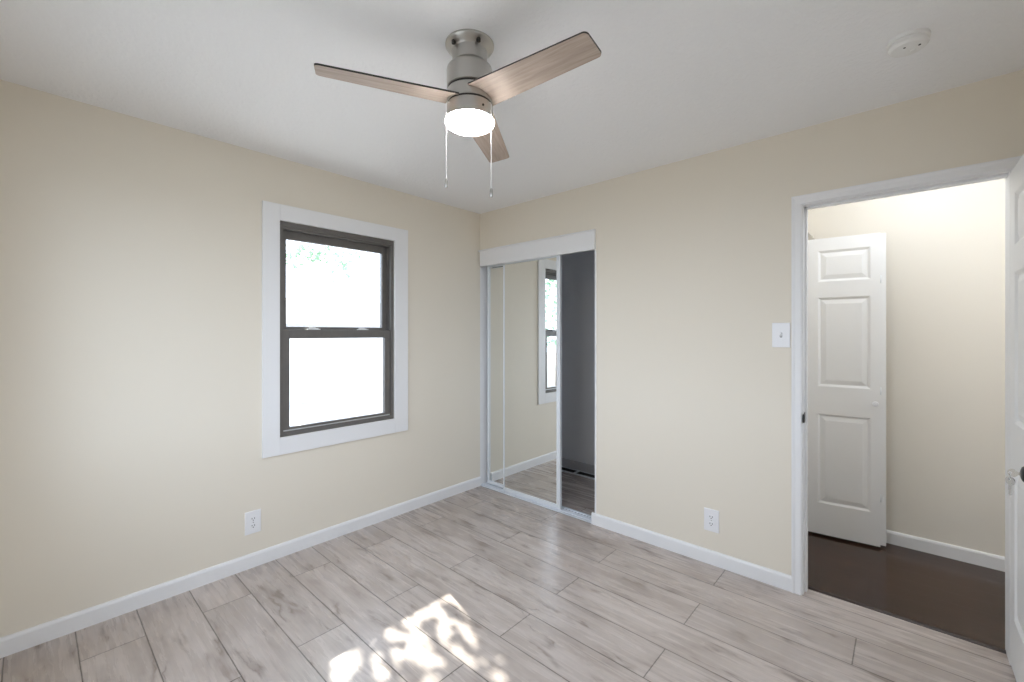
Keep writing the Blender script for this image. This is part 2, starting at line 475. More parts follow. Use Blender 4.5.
# ------------------------------------------------------------------ doorway trim
tr = empty('trim_1', (DX0, 0, 0))
tag(tr, 'white casing and jambs around the bedroom doorway', 'door trim', kind='structure')
def child(name, bm, m, root, **k):
    """mesh built in world coordinates, hung on an unrotated root"""
    for v in bm.verts: v.co -= root.location
    return obj(name, bm, m, root, **k)
CW = 0.046
prof = [(0, 0), (0, 0.008), (0.006, 0.013), (0.030, 0.013), (0.040, 0.017), (CW, 0.017), (CW, 0)]
bm = BM(); prism(bm, prof, lambda u, v, w: (DX0 - 0.004 - u, -v, w), 0.0, DZ + CW + 0.004)
child('casing', bm, M['white'], tr)
bm = BM(); prism(bm, prof, lambda u, v, w: (DX1 + 0.004 + u, -v, w), 0.0, DZ + CW + 0.004)
child('casing', bm, M['white'], tr)
bm = BM(); prism(bm, prof, lambda u, v, w: (w, -v - 0.0005, DZ + 0.004 + u), DX0 - CW - 0.004, DX1 + CW + 0.004)
child('head_casing', bm, M['white'], tr)
for x0, x1 in ((DX0 - 0.012, DX0), (DX1, DX1 + 0.012)):
    bm = BM(); box(bm, x0, x1, 0.0, WT, 0, DZ + 0.012)
    child('jamb', bm, M['white'], tr, bevel=0.0015)
bm = BM(); box(bm, DX0, DX1, 0.0, WT, DZ, DZ + 0.012)
child('head_jamb', bm, M['white'], tr)
bm = BM(); box(bm, DX0, DX0 + 0.010, 0.040, 0.075, 0.0, DZ); box(bm, DX0, DX1, 0.040, 0.075, DZ - 0.010, DZ)
child('door_stop', bm, M['white'], tr, bevel=0.001)
bm = BM()
prism(bm, [(-0.020, -0.010), (0.034, -0.028), (0.034, 0.028), (-0.020, 0.010)], lambda u, v, w: (w, 0.004 + u, 0.925 + v), DX0, DX0 + 0.003)
prism(bm, [(0, -0.022), (0.012, -0.022), (0.012, 0.022), (0, 0.022)], lambda u, v, w: (w, -0.019 + u, 0.925 + v), DX0 - 0.001, DX0 + 0.006)
o = child('strike_plate', bm, M['black'], tr, bevel=0.001); o['label'] = 'black strike plate'

# ------------------------------------------------------------------ panelled doors
def panel_slab(w, h, t, cols, rows, both=True):
    """slab in local coords: x 0..w, y 0..t (front face at y=0), z 0..h with recessed raised panels"""
    bm = BM()
    xs = sorted({0, w, *[c for p in cols for c in p]})
    zs = sorted({0, h, *[c for p in rows for c in p]})
    panels = []
    per = {}
    for y, sgn in ((0.0, -1), (t, 1)):
        V = {(i, j): bm.verts.new((x, y, z)) for i, x in enumerate(xs) for j, z in enumerate(zs)}
        per[y] = V
        for i in range(len(xs) - 1):
            for j in range(len(zs) - 1):
                q = [V[i, j], V[i + 1, j], V[i + 1, j + 1], V[i, j + 1]]
                if sgn > 0: q.reverse()
                f = bm.faces.new(q)
                if any(abs(xs[i] - c[0]) < 1e-6 for c in cols) and any(abs(zs[j] - r[0]) < 1e-6 for r in rows) and (both or sgn < 0):
                    panels.append(f)
    n, m_ = len(xs) - 1, len(zs) - 1
    loop = [(i, 0) for i in range(n)] + [(n, j) for j in range(m_)] + [(i, m_) for i in range(n, 0, -1)] + [(0, j) for j in range(m_, 0, -1)]
    A, B = per[0.0], per[t]
    for k in range(len(loop)):
        a, b_ = loop[k], loop[(k + 1) % len(loop)]
        bm.faces.new((A[b_], A[a], B[a], B[b_]))
    for f in panels:
        for th, dp in ((0.003, -0.001), (0.012, -0.009), (0.004, 0.0), (0.026, 0.007)):
            bmesh.ops.inset_region(bm, faces=[f], thickness=th, depth=dp, use_even_offset=True)
    return bm

ROWS = [(0.215, 0.815), (1.000, 1.600), (1.705, 1.915)]
# the open bedroom door, hinged on the jamb and swung into the room
DA = math.radians(-90 + 0.3)
door = panel_slab(0.708, 2.015, 0.035, [(0.090, 0.304), (0.404, 0.618)], ROWS)
d1 = obj('door_1', door, M['door'], None, loc=(DX1 + 0.0005, -0.004, 0.012), rot=(0, 0, DA))
tag(d1, 'white six panel bedroom door standing open, with black knob', 'door', kind='structure')
KZ = 0.933 - 0.012
KX = 0.648
def knob_profile(bm, sgn, y0):
    prof = [(0.001, 0.0), (0.032, 0.0), (0.032, 0.004), (0.027, 0.009), (0.013, 0.012), (0.012, 0.026), (0.020, 0.033), (0.0265, 0.042), (0.026, 0.050), (0.021, 0.056), (0.012, 0.059), (0.001, 0.059)]
    vs_ = lathe(bm, prof, seg=28)
    for v in vs_:
        x, y, z = v.co
        v.co = (KX + x, y0 + sgn * z, KZ + y)
for sgn, y0 in ((-1, 0.0), (1, 0.035)):
    bm = BM(); knob_profile(bm, sgn, y0)
    o = obj('knob', bm, M['black'], d1, smooth=False); o['label'] = 'black round door knob'
bm = BM(); box(bm, 0.7075, 0.710, 0.005, 0.030, KZ - 0.028, KZ + 0.028)
obj('latch_plate', bm, M['black'], d1)

# keys in the knob: placed with the door's own frame
keys = empty('key_ring')
keys.matrix_world = Matrix.Translation((DX1 + 0.0005, -0.004, 0.012)) @ Matrix.Rotation(DA, 4, 'Z') @ Matrix.Translation((KX, -0.059, KZ))
tag(keys, 'two steel keys on a ring in the lock of the black knob', 'keys')
def key_shape(bm, plane):
    """bow outline with hole + blade, local u along key from bow (0) to tip, v across; plane maps (u,v,w)"""
    outer, inner = [], []
    N = 20
    for k in range(N):
        a = 2 * math.pi * k / N
        outer.append((0.0115 * math.cos(a), 0.0125 * math.sin(a)))
        inner.append((-0.005 + 0.0035 * math.cos(a), 0.0035 * math.sin(a)))
    for w in (-0.001, 0.001):
        A = [bm.verts.new(plane(u, v, w)) for u, v in outer]
        B = [bm.verts.new(plane(u, v, w)) for u, v in inner]
        for k in range(N):
            bm.faces.new((A[k], A[(k + 1) % N], B[(k + 1) % N], B[k]))
        if w < 0: lo = (A, B)
        else:
            for L, Hh in ((lo[0], A), (lo[1], B)):
                for k in range(N): bm.faces.new((L[k], L[(k + 1) % N], Hh[(k + 1) % N], Hh[k]))
    blade = [(0.010, -0.0045), (0.026, -0.0045), (0.029, -0.002), (0.031, -0.0045), (0.034, -0.002), (0.036, -0.004), (0.040, 0.0), (0.038, 0.004), (0.010, 0.0045)]
    prism(bm, blade, plane, -0.0009, 0.0009)
bm = BM(); key_shape(bm, lambda u, v, w: (w, -0.0165 + u, v))
obj('inserted_key', bm, M['chrome'], keys)
bm = BM()
tube(bm, [(0.0095 * math.cos(a), -0.0215 + 0.0, -0.0085 + 0.0095 * math.sin(a)) for a in [2 * math.pi * k / 20 for k in range(21)]], 0.0008, 6)
obj('split_ring', bm, M['chrome'], keys)
bm = BM(); key_shape(bm, lambda u, v, w: (1.15 * (0.8 * v - 0.6 * w), -0.0215 + 1.15 * (0.6 * v + 0.8 * w), -0.026 - 1.15 * u))
obj('hanging_key', bm, M['chrome'], keys)

# folded bifold leaf in the hallway
ang = math.atan2(0.8972 - 0.858, 2.7191 - 2.344)
bi = empty('door_2', (2.338, 0.8574, 0.015), (0, 0, ang))
tag(bi, 'narrow white three panel folding door in the hallway', 'door', kind='structure')
LW = 0.385
o = obj('door_leaf', panel_slab(LW, 1.992, 0.030, [(0.061, 0.338)], [(r[0] - 0.005, r[1] - 0.005) for r in ROWS]), M['door'], bi)
o2 = obj('door_leaf', panel_slab(LW, 1.992, 0.030, [(0.061, 0.338)], [(r[0] - 0.005, r[1] - 0.005) for r in ROWS]), M['door'], bi, loc=(0.030, 0.034, 0))
bm = BM(); vs_ = lathe(bm, [(0.001, 0), (0.009, 0), (0.008, 0.008), (0.009, 0.012), (0.0155, 0.017), (0.0165, 0.022), (0.013, 0.027), (0.001, 0.029)], seg=24)
for v in vs_: v.co = (0.360 + v.co.x, -v.co.z, 0.906 + v.co.y)
obj('knob', bm, M['plastic'], bi)
bm = BM(); box(bm, -0.004, 0.044, 0.002, 0.028, 1.9925, 1.9965); box(bm, -0.004, 0.002, 0.002, 0.028, 1.9965, 2.056)
prism(bm, [(0.002, 1.9965), (0.040, 1.9965), (0.030, 2.014), (0.002, 2.052)], lambda u, v, w: (u, w, v), 0.004, 0.008)
lathe(bm, [(0.005, 0.0), (0.005, 0.024)], (0.030, 0.018, 1.9965), 12)
o = obj('pivot_bracket', bm, M['nickel'], bi); o['label'] = 'grey metal top pivot bracket'
for z in (0.30, 0.985, 1.70):
    bm = BM(); lathe(bm, [(0.003, 0), (0.003, 0.05)], (LW + 0.004, 0.032, z - 0.025), 10)
    obj('hinge', bm, M['frame_white'], bi)

# ------------------------------------------------------------------ window
win = empty('window_1', (0, (WY0 + WY1) / 2, 0))
tag(win, 'bronze double hung window in a wide white casing', 'window', kind='structure')
# flat casing boards
cy0, cy1, cz0, cz1 = -1.790, -0.775, 0.627, 2.156
for nm, a in (('side_casing', (cy0, WY0, cz0, cz1)), ('side_casing', (WY1, cy1, cz0, cz1)), ('head_casing', (WY0, WY1, WZ1, cz1)), ('sill_casing', (WY0, WY1, cz0, WZ0))):
    bm = BM(); box(bm, 0.0, 0.017, *a)
    child(nm, bm, M['white'], win, bevel=0.0015)
def frame_bm(x0, x1, y0, y1, z0, z1, l, r, b_, t):
    bm = BM()
    box(bm, x0, x1, y0, y0 + l, z0, z1); box(bm, x0, x1, y1 - r, y1, z0, z1)
    box(bm, x0, x1, y0 + l, y1 - r, z0, z0 + b_); box(bm, x0, x1, y0 + l, y1 - r, z1 - t, z1)
    return bm
bm = frame_bm(-0.125, -0.002, WY0, WY1, WZ0, WZ1, 0.016, 0.016, 0.016, 0.030)
# tracks and blind stops on the frame
box(bm, -0.012, -0.004, WY0 + 0.016, WY0 + 0.024, WZ0 + 0.016, WZ1 - 0.03)
box(bm, -0.012, -0.004, WY1 - 0.024, WY1 - 0.016, WZ0 + 0.016, WZ1 - 0.03)
box(bm, -0.056, -0.046, WY0 + 0.016, WY0 + 0.028, WZ0 + 0.016, WZ1 - 0.03)
box(bm, -0.056, -0.046, WY1 - 0.028, WY1 - 0.016, WZ0 + 0.016, WZ1 - 0.03)
box(bm, -0.050, -0.010, WY0 + 0.016, WY1 - 0.016, WZ1 - 0.044, WZ1 - 0.030)
box(bm, -0.012, -0.003, WY0 + 0.016, WY1 - 0.016, WZ0 + 0.016, WZ0 + 0.028)
child('window_frame', bm, M['bronze'], win, bevel=0.0012)
bm = frame_bm(-0.090, -0.058, WY0 + 0.018, WY1 - 0.018, 1.345, 2.030, 0.046, 0.046, 0.066, 0.066)
us = child('upper_sash', bm, M['bronze'], win, bevel=0.002)
bm = BM(); box(bm, -0.076, -0.072, WY0 + 0.06, WY1 - 0.06, 1.385, 1.97)
obj('pane', bm, M['glass'], us)
us_pane = us.children[0]
for v in us_pane.data.vertices: v.co = v.co - Vector(win.location)
bm = frame_bm(-0.044, -0.014, WY0 + 0.018, WY1 - 0.018, WZ0 + 0.018, 1.392, 0.050, 0.050, 0.034, 0.056)
ls = child('lower_sash', bm, M['bronze'], win, bevel=0.002)
bm = BM(); box(bm, -0.031, -0.027, WY0 + 0.06, WY1 - 0.06, 0.775, 1.345)
for v in bm.verts: v.co -= win.location
obj('pane', bm, M['glass'], ls)
bm = BM(); box(bm, -0.014, -0.009, WY0 + 0.03, WY1 - 0.03, WZ0 + 0.030, WZ0 + 0.037)
for v in bm.verts: v.co -= win.location
obj('sash_lift', bm, M['alu'], ls)
for y in (-1.462, -1.117):
    bm = BM()
    lathe(bm, [(0.012, 0), (0.012, 0.006), (0.009, 0.010)], (-0.028, y + 0.006, 1.392), 16)
    box(bm, -0.036, -0.016, y - 0.050, y + 0.030, 1.392, 1.398)
    prism(bm, [(-0.004, -0.042), (0.004, -0.046), (0.006, 0.0), (-0.006, 0.0)], lambda u, v, w: (-0.022 + u, y + v, w), 1.398, 1.407)
    box(bm, -0.046, -0.036, y + 0.002, y + 0.026, 1.397, 1.403)
    for v in bm.verts: v.co -= win.location
    o = obj('sash_lock', bm, M['latch'], ls, bevel=0.001); o['label'] = 'bright metal sash lock'

# unseen window added behind the camera to bring in daylight
w2 = empty('added_window_rear', (1.25, YF, 0))
tag(w2, 'white framed window added opposite the closet for daylight', 'window', kind='structure')
bm = BM()
for a in ((0.45, 0.49, 0.78, 2.10), (2.01, 2.05, 0.78, 2.10), (0.49, 2.01, 0.78, 0.82), (0.49, 2.01, 2.06, 2.10), (1.225, 1.275, 0.82, 2.06)):
    box(bm, a[0], a[1], YF - 0.09, YF - 0.03, a[2], a[3])
child('window_frame', bm, M['white'], w2)
for x0, x1 in ((0.485, 1.23), (1.27, 2.015)):
    bm = BM(); box(bm, x0, x1, YF - 0.062, YF - 0.058, 0.815, 2.065)
    child('pane', bm, M['glass'], w2)

w3 = empty('added_window_side', (XR, -1.95, 0))  # unseen window added so daylight reaches the opposite wall
tag(w3, 'white framed window added beside the open door for daylight', 'window', kind='structure')
bm = BM()
for a in ((-2.65, -2.61, 0.78, 2.10), (-1.29, -1.25, 0.78, 2.10), (-2.61, -1.29, 0.78, 0.82), (-2.61, -1.29, 2.06, 2.10), (-1.975, -1.925, 0.82, 2.06)):
    box(bm, XR + 0.03, XR + 0.08, a[0], a[1], a[2], a[3])
child('window_frame', bm, M['white'], w3)
for y0, y1 in ((-2.615, -1.97), (-1.93, -1.285)):
    bm = BM(); box(bm, XR + 0.053, XR + 0.057, y0, y1, 0.815, 2.065)
    child('pane', bm, M['glass'], w3)

# ------------------------------------------------------------------ closet: valance, tracks, mirror doors
val = empty('closet_valance', (0.6, 0, 1.965))
tag(val, 'white valance board hiding the track above the closet doors', 'valance')
bm = BM(); box(bm, 0.016, CX1 + 0.007, -0.020, -0.001, 1.966, 2.098)
child('board', bm, M['white'], val, bevel=0.0015)
bm = BM(); prism(bm, [(-0.001, 2.098), (-0.001, 2.110), (-0.026, 2.110), (-0.026, 2.104), (-0.020, 2.098)], lambda u, v, w: (w, u, v), 0.002, CX1 + 0.009)
child('top_lip', bm, M['white'], val)
ht = BM()
prism(ht, [(0.006, 2.048), (0.104, 2.048), (0.104, 1.985), (0.101, 1.985), (0.101, 2.044), (0.057, 2.044), (0.057, 1.985), (0.053, 1.985), (0.053, 2.044), (0.009, 2.044), (0.009, 1.985), (0.006, 1.985)], lambda u, v, w: (w, u, v), 0.001, CX1 - 0.001)
o = tag(obj('sliding_door_head_track', ht, M['alu']), 'metal double channel fixed under the head of the closet opening', 'track')
ft = BM()
prism(ft, [(0.0, 0.0), (0.112, 0.0), (0.112, 0.006), (0.092, 0.006), (0.092, 0.012), (0.085, 0.012), (0.085, 0.004), (0.062, 0.004), (0.062, 0.010), (0.055, 0.010), (0.055, 0.004), (0.036, 0.004), (0.036, 0.012), (0.029, 0.012), (0.029, 0.005), (0.006, 0.005), (0.0, 0.002)], lambda u, v, w: (w, u - 0.006, v), 0.001, CX1 - 0.001)
tag(obj('sliding_door_floor_track', ft, M['track']), 'silver ribbed floor track under the mirrored closet doors', 'track')

def mirror_door(x0, x1, y0, label, lst, rst):
    z0, z1 = 0.013, 1.984
    d = empty('sliding_mirror_door', (x0, y0, z0))
    tag(d, label, 'mirror door', 'sliding mirrored closet doors')
    y1 = y0 + 0.024
    for nm, a in (('stile', (x0, x0 + lst, z0, z1)), ('stile', (x1 - rst, x1, z0, z1)), ('rail', (x0 + lst, x1 - rst, z0, z0 + 0.030)), ('rail', (x0 + lst, x1 - rst, z1 - 0.022, z1))):
        bm = BM(); box(bm, a[0], a[1], y0, y1, a[2], a[3])
        child(nm, bm, M['frame_white'], d, bevel=0.002)
    bm = BM(); box(bm, x0 + lst - 0.004, x1 - rst + 0.004, y0 + 0.006, y0 + 0.011, z0 + 0.026, z1 - 0.018)
    o = child('mirror', bm, M['mirror'], d); o['label'] = 'clear mirror glass'
    bm = BM(); box(bm, x0 + lst - 0.004, x1 - rst + 0.004, y0 + 0.011, y0 + 0.016, z0 + 0.026, z1 - 0.018)
    child('backing_board', bm, M['closet_trim'], d)
    return d
mirror_door(0.268, 0.868, 0.019, 'mirrored sliding door on the outer track, edge beside the dark closet gap', 0.009, 0.034)
mirror_door(0.030, 0.630, 0.061, 'mirrored sliding door mostly behind the outer one, beside the room corner', 0.022, 0.034)

bm = BM(); box(bm, CX1 - 0.001, CX1 + 0.011, -0.003, 0.0, 0.082, 1.966)
tag(obj('trim_closet', bm, M['white']), 'thin white edge strip beside the closet opening', 'edge trim', kind='structure')
# low vent lying at the back of the closet floor
reg = empty('floor_register', (0.5, 0.88, 0.0))
tag(reg, 'small metal floor vent with dark openings inside the closet', 'floor vent')
bm = BM()
rx0, rx1, ry0, ry1 = 0.22, 0.72, 0.815, 0.940
for a in ((rx0, rx1, ry0, ry0 + 0.022), (rx0, rx1, ry1 - 0.014, ry1), (rx0, rx0 + 0.02, ry0 + 0.022, ry1 - 0.014), (rx1 - 0.02, rx1, ry0 + 0.022, ry1 - 0.014), (0.435, 0.460, ry0 + 0.022, ry1 - 0.014)):
    box(bm, a[0], a[1], a[2], a[3], 0.0, 0.010)
child('frame', bm, M['frame_white'], reg, bevel=0.002)
bm = BM()
box(bm, rx0 + 0.02, 0.435, ry0 + 0.022, ry1 - 0.014, 0.0005, 0.002)
box(bm, 0.460, rx1 - 0.02, ry0 + 0.022, ry1 - 0.014, 0.0005, 0.002)
for k in range(4):
    y = ry0 + 0.034 + k * 0.020
    box(bm, rx0 + 0.02, 0.435, y, y + 0.004, 0.002, 0.007); box(bm, 0.460, rx1 - 0.02, y, y + 0.004, 0.002, 0.007)
child('louvre', bm, M['slot'], reg)

# ------------------------------------------------------------------ electrical plates and smoke detector
def plate_frame(name, loc, rotz, label, cat, group=None):
    e = empty(name, loc, (0, 0, rotz)); tag(e, label, cat, group); return e
def plate_mesh(w, h):
    bm = BM(); box(bm, -w / 2, w / 2, 0, 0.0055, -h / 2, h / 2)      # local: y out of the wall
    for v in bm.verts:
        if v.co.y > 0.004: v.co.x *= 0.95; v.co.z *= 0.97
    return bm
def outlet(loc, rotz, label):
    e = plate_frame('wall_outlet', loc, rotz, label, 'power outlet', 'duplex power outlets')
    obj('cover_plate', plate_mesh(0.086, 0.133), M['plastic'], e, bevel=0.001)
    for dz in (0.0205, -0.0205):
        bm = BM()
        poly = [(0.0165 * math.cos(a), max(-0.0135, min(0.0135, 0.0172 * math.sin(a)))) for a in [2 * math.pi * k / 28 for k in range(28)]]
        prism(bm, poly, lambda u, v, w: (u, w, v + dz), 0.0056, 0.0082)
        r = obj('receptacle', bm, M['plastic'], e)
        bm = BM()
        box(bm, -0.0082, -0.0052, 0.0081, 0.0085, dz - 0.002, dz + 0.0075)
        box(bm, 0.0052, 0.0082, 0.0081, 0.0085, dz - 0.001, dz + 0.0075)
        lathe_v = lathe(bm, [(0.003, 0), (0.003, 0.0004)], seg=12)
        for v in lathe_v: v.co = (v.co.x, 0.0081 + v.co.z, dz - 0.0075 + v.co.y)
        obj('slot', bm, M['slot'], r)
    bm = BM()
    for v in lathe(bm, [(0.0032, 0), (0.0028, 0.0012)], seg=12): v.co = (v.co.x, 0.0055 + v.co.z, v.co.y)
    obj('screw', bm, M['chrome'], e)
    return e
outlet((0.0, -1.837, 0.262), math.radians(-90), 'white power outlet low on the wall under the window')
outlet((1.985, 0.0, 0.259), math.radians(180), 'white power outlet low between the closet and the doorway')
sw = plate_frame('light_switch', (2.342, 0.0, 1.359), math.radians(180), 'white light switch plate beside the doorway casing', 'light switch')
obj('cover_plate', plate_mesh(0.086, 0.133), M['plastic'], sw, bevel=0.001)
bm = BM(); box(bm, -0.0055, 0.0055, 0.0052, 0.0062, -0.012, 0.012); obj('switch_slot', bm, M['slot'], sw)
bm = BM(); prism(bm, [(0.0055, -0.009), (0.0055, 0.009), (0.016, 0.011), (0.017, 0.004)], lambda u, v, w: (w, u, v), -0.0042, 0.0042); obj('toggle', bm, M['plastic'], sw, bevel=0.0008)
for dz in (0.030, -0.030):
    bm = BM()
    for v in lathe(bm, [(0.003, 0), (0.0026, 0.0012)], seg=12): v.co = (v.co.x, 0.0054 + v.co.z, v.co.y + dz)
    obj('screw', bm, M['plastic'], sw)

sd = empty('smoke_detector', (2.845, -0.560, H))
tag(sd, 'round white smoke detector on the ceiling near the doorway', 'smoke detector')
bm = BM(); lathe(bm, [(0.001, 0), (0.060, 0), (0.060, -0.012), (0.056, -0.014), (0.001, -0.014)], seg=48); obj('base', bm, M['detector'], sd)
bm = BM(); lathe(bm, [(0.001, -0.014), (0.054, -0.014), (0.054, -0.020), (0.057, -0.021), (0.057, -0.028), (0.050, -0.036), (0.030, -0.040), (0.001, -0.041)], seg=48); obj('cover', bm, M['detector'], sd)
bm = BM(); lathe(bm, [(0.009, -0.038), (0.009, -0.043), (0.001, -0.044)], (0.012, 0.010, 0), 20); obj('test_button', bm, M['detector'], sd)
for x, y in ((-0.010, -0.026), (0.030, -0.014)):
    bm = BM()
    lathe(bm, [(0.004, -0.037), (0.004, -0.0405)], (x, y, 0), 12)
    obj('vent_hole', bm, M['slot'], sd)

# ------------------------------------------------------------------ ceiling fan
FX, FY = 1.6324, -1.6106
fan = empty('ceiling_fan', (FX, FY, H))
tag(fan, 'brushed nickel flush ceiling fan with three pale wood blades and lit lens', 'ceiling fan')
def zf(z): return z - H
bm = BM()
lathe(bm, [(0.001, 0), (0.090, 0), (0.090, -0.006), (0.086, -0.012), (0.072, -0.020), (0.065, -0.028), (0.064, -0.074), (0.001, -0.074)], seg=64)
can = obj('canopy', bm, M['nickel'], fan)
for k in range(4):
    a = math.radians((-93.5, -17.5, 86.5, 162.5)[k])
    bm = BM(); lathe(bm, [(0.0075, -0.0275), (0.0075, -0.0165)], (0.0745 * math.cos(a), 0.0745 * math.sin(a), 0), 16)
    o = obj('keyhole', bm, M['slot'], can); o['label'] = 'dark mounting hole'
bm = BM()
lathe(bm, [(0.001, -0.070), (0.064, -0.072), (0.070, -0.077), (0.0825, -0.090), (0.0845, -0.096), (0.0845, -0.164), (0.082, -0.166), (0.001, -0.166)], seg=64)
obj('motor_housing', bm, M['nickel'], fan)
bm = BM(); lathe(bm, [(0.001, -0.166), (0.0805, -0.166), (0.0805, -0.177), (0.001, -0.177)], seg=64)
obj('gap_ring', bm, M['blade_edge'], fan)
bm = BM(); lathe(bm, [(0.001, -0.175), (0.0835, -0.175), (0.0845, -0.177), (0.0845, -0.219), (0.0825, -0.221), (0.001, -0.221)], seg=64)
hub = obj('blade_hub', bm, M['nickel'], fan)
bm = BM(); lathe(bm, [(0.001, -0.220), (0.0820, -0.220), (0.0820, -0.231), (0.001, -0.231)], seg=64)
obj('gap_ring', bm, M['blade_edge'], fan)
bm = BM(); lathe(bm, [(0.001, -0.229), (0.0845, -0.229), (0.0860, -0.231), (0.0860, -0.276), (0.0895, -0.279), (0.0895, -0.284), (0.001, -0.284)], seg=64)
kit = obj('light_kit', bm, M['nickel'], fan)
bm = BM(); lathe(bm, [(0.0905, -0.2835), (0.0912, -0.290), (0.088, -0.297), (0.076, -0.304), (0.054, -0.309), (0.025, -0.312), (0.001, -0.3125)], seg=64, cap0=True)
o = obj('lens', bm, M['lens'], fan); o['label'] = 'glowing round white lens'
for a in (math.radians(-9), math.radians(111), math.radians(231)):
    bm = BM()
    for v in lathe(bm, [(0.0045, 0), (0.004, 0.0025)], seg=12): v.co = (0.0857 + v.co.z, v.co.x, -0.256 + v.co.y)
    o = obj('set_screw', bm, M['slot'], kit, rot=(0, 0, a))
# blades
def blade_bm():
    bm = BM()
    r0, r1, w0, w1, t = 0.056, 0.528, 0.132, 0.102, 0.006
    pts = [(r0, -w0 / 2), (r1 - 0.016, -w1 / 2)]
    for k in range(1, 6):
        a = -math.pi / 2 + (math.pi / 2) * k / 6
        pts.append((r1 - 0.016 + 0.016 * math.cos(a), -w1 / 2 + 0.016 + 0.016 * math.sin(a)))
    pts += [(r1, -w1 / 2 + 0.016), (r1, w1 / 2 - 0.016)]
    for k in range(1, 6):
        a = (math.pi / 2) * k / 6
        pts.append((r1 - 0.016 + 0.016 * math.cos(a), w1 / 2 - 0.016 + 0.016 * math.sin(a)))
    pts += [(r1 - 0.016, w1 / 2), (r0, w0 / 2)]
    A = [bm.verts.new((x, y, -t / 2)) for x, y in pts]
    B = [bm.verts.new((x, y, t / 2)) for x, y in pts]
    bm.faces.new(A).material_index = 0
    bm.faces.new(B).material_index = 0
    for i in range(len(pts)):
        f = bm.faces.new((A[i], A[(i + 1) % len(pts)], B[(i + 1) % len(pts)], B[i])); f.material_index = 1
    return bm
bl0 = None
for k in range(3):
    a = math.radians((242.457, 1.7, 121.5)[k])
    if bl0 is None:
        b_ = bl0 = obj('blade', blade_bm(), [M['blade_wood'], M['blade_edge']], fan)
        bl0['label'] = 'pale wood blade with dark edge'
    else:
        b_ = bl0.copy(); COL.objects.link(b_)
    b_.parent = fan
    b_.matrix_local = Matrix.Translation((0, 0, zf((2.232, 2.240, 2.232)[k]))) @ Matrix.Rotation(a, 4, 'Z') @ Matrix.Rotation(math.radians((-1.2, 1.9, 1.1)[k]), 4, 'Y') @ Matrix.Rotation(math.radians(-11.5), 4, 'X')
    bm = BM(); box(bm, 0.075, 0.118, -0.030, 0.030, 0.003, 0.0055)
    br = obj('blade_bracket', bm, M['nickel'], b_)
# pull chains
for (dx, dy, zb) in ((-0.0210, -0.0950, 1.926), (0.0955, 0.0175, 1.893)):
    bm = BM()
    n = 70
    zt = zf(2.205)
    zb_ = zf(zb)
    tube(bm, [(dx * 0.86, dy * 0.86, zt), (dx * 0.96, dy * 0.96, zt - 0.002), (dx, dy, zt - 0.010), (dx, dy, zb_)], 0.0016, 8)
    c = obj('pull_chain', bm, M['chain'], fan)
    bm = BM(); lathe(bm, [(0.001, 0.0), (0.0030, -0.001), (0.0058, -0.010), (0.0058, -0.026), (0.0040, -0.033), (0.001, -0.034)], (dx, dy, zb_), 14)
    o = obj('pull_fob', bm, M['nickel'], c); o['label'] = 'metal pull fob'

# ------------------------------------------------------------------ outside the window
GZ = -0.45
bm = BM(); box(bm, -30, -0.14, -30, 30, GZ - 0.2, GZ); box(bm, -0.14, 30, -30, YF - 0.12, GZ - 0.2, GZ); box(bm, HX1 + 0.1, 30, YF - 0.12, 30, GZ - 0.2, GZ); box(bm, XR + 0.1, HX1 + 0.1, YF - 0.12, 0.0, GZ - 0.2, GZ)
tag(obj('ground_outside', bm, M['ground']), 'pale sunlit yard outside the window', 'ground', kind='structure')
bm = BM(); box(bm, -8.4, -0.14, -0.9, 7.0, GZ, GZ + 0.03)  # added pale slab, keeps the ground bright through the window
tag(obj('added_patio_ground', bm, M['patio']), 'pale concrete slab added below the window for brightness', 'patio', kind='structure')
sh = empty('neighbouring_house', (-8.5, 3.0, GZ))
tag(sh, 'pale house with a low roof standing across the yard', 'house')
bm = BM(); box(bm, -11.5, -8.5, 0.5, 7.0, GZ, 1.55)
child('house_wall', bm, M['siding'], sh)
bm = BM(); prism(bm, [(-12.0, 1.50), (-8.1, 1.50), (-8.1, 1.60), (-10.0, 2.35), (-12.0, 1.60)], lambda u, v, w: (u, w, v), 0.2, 7.3)
child('roof', bm, M['shingle'], sh)
bm = BM(); box(bm, -8.5, -8.45, 1.75, 3.05, GZ + 0.03, 0.98); f = child('garage_door', bm, M['siding'], sh)
bm = BM(); box(bm, -8.45, -8.44, 1.85, 2.95, GZ, 0.88)
for v in bm.verts: v.co -= sh.location
obj('door_panel', bm, M['panel_grey'], f)

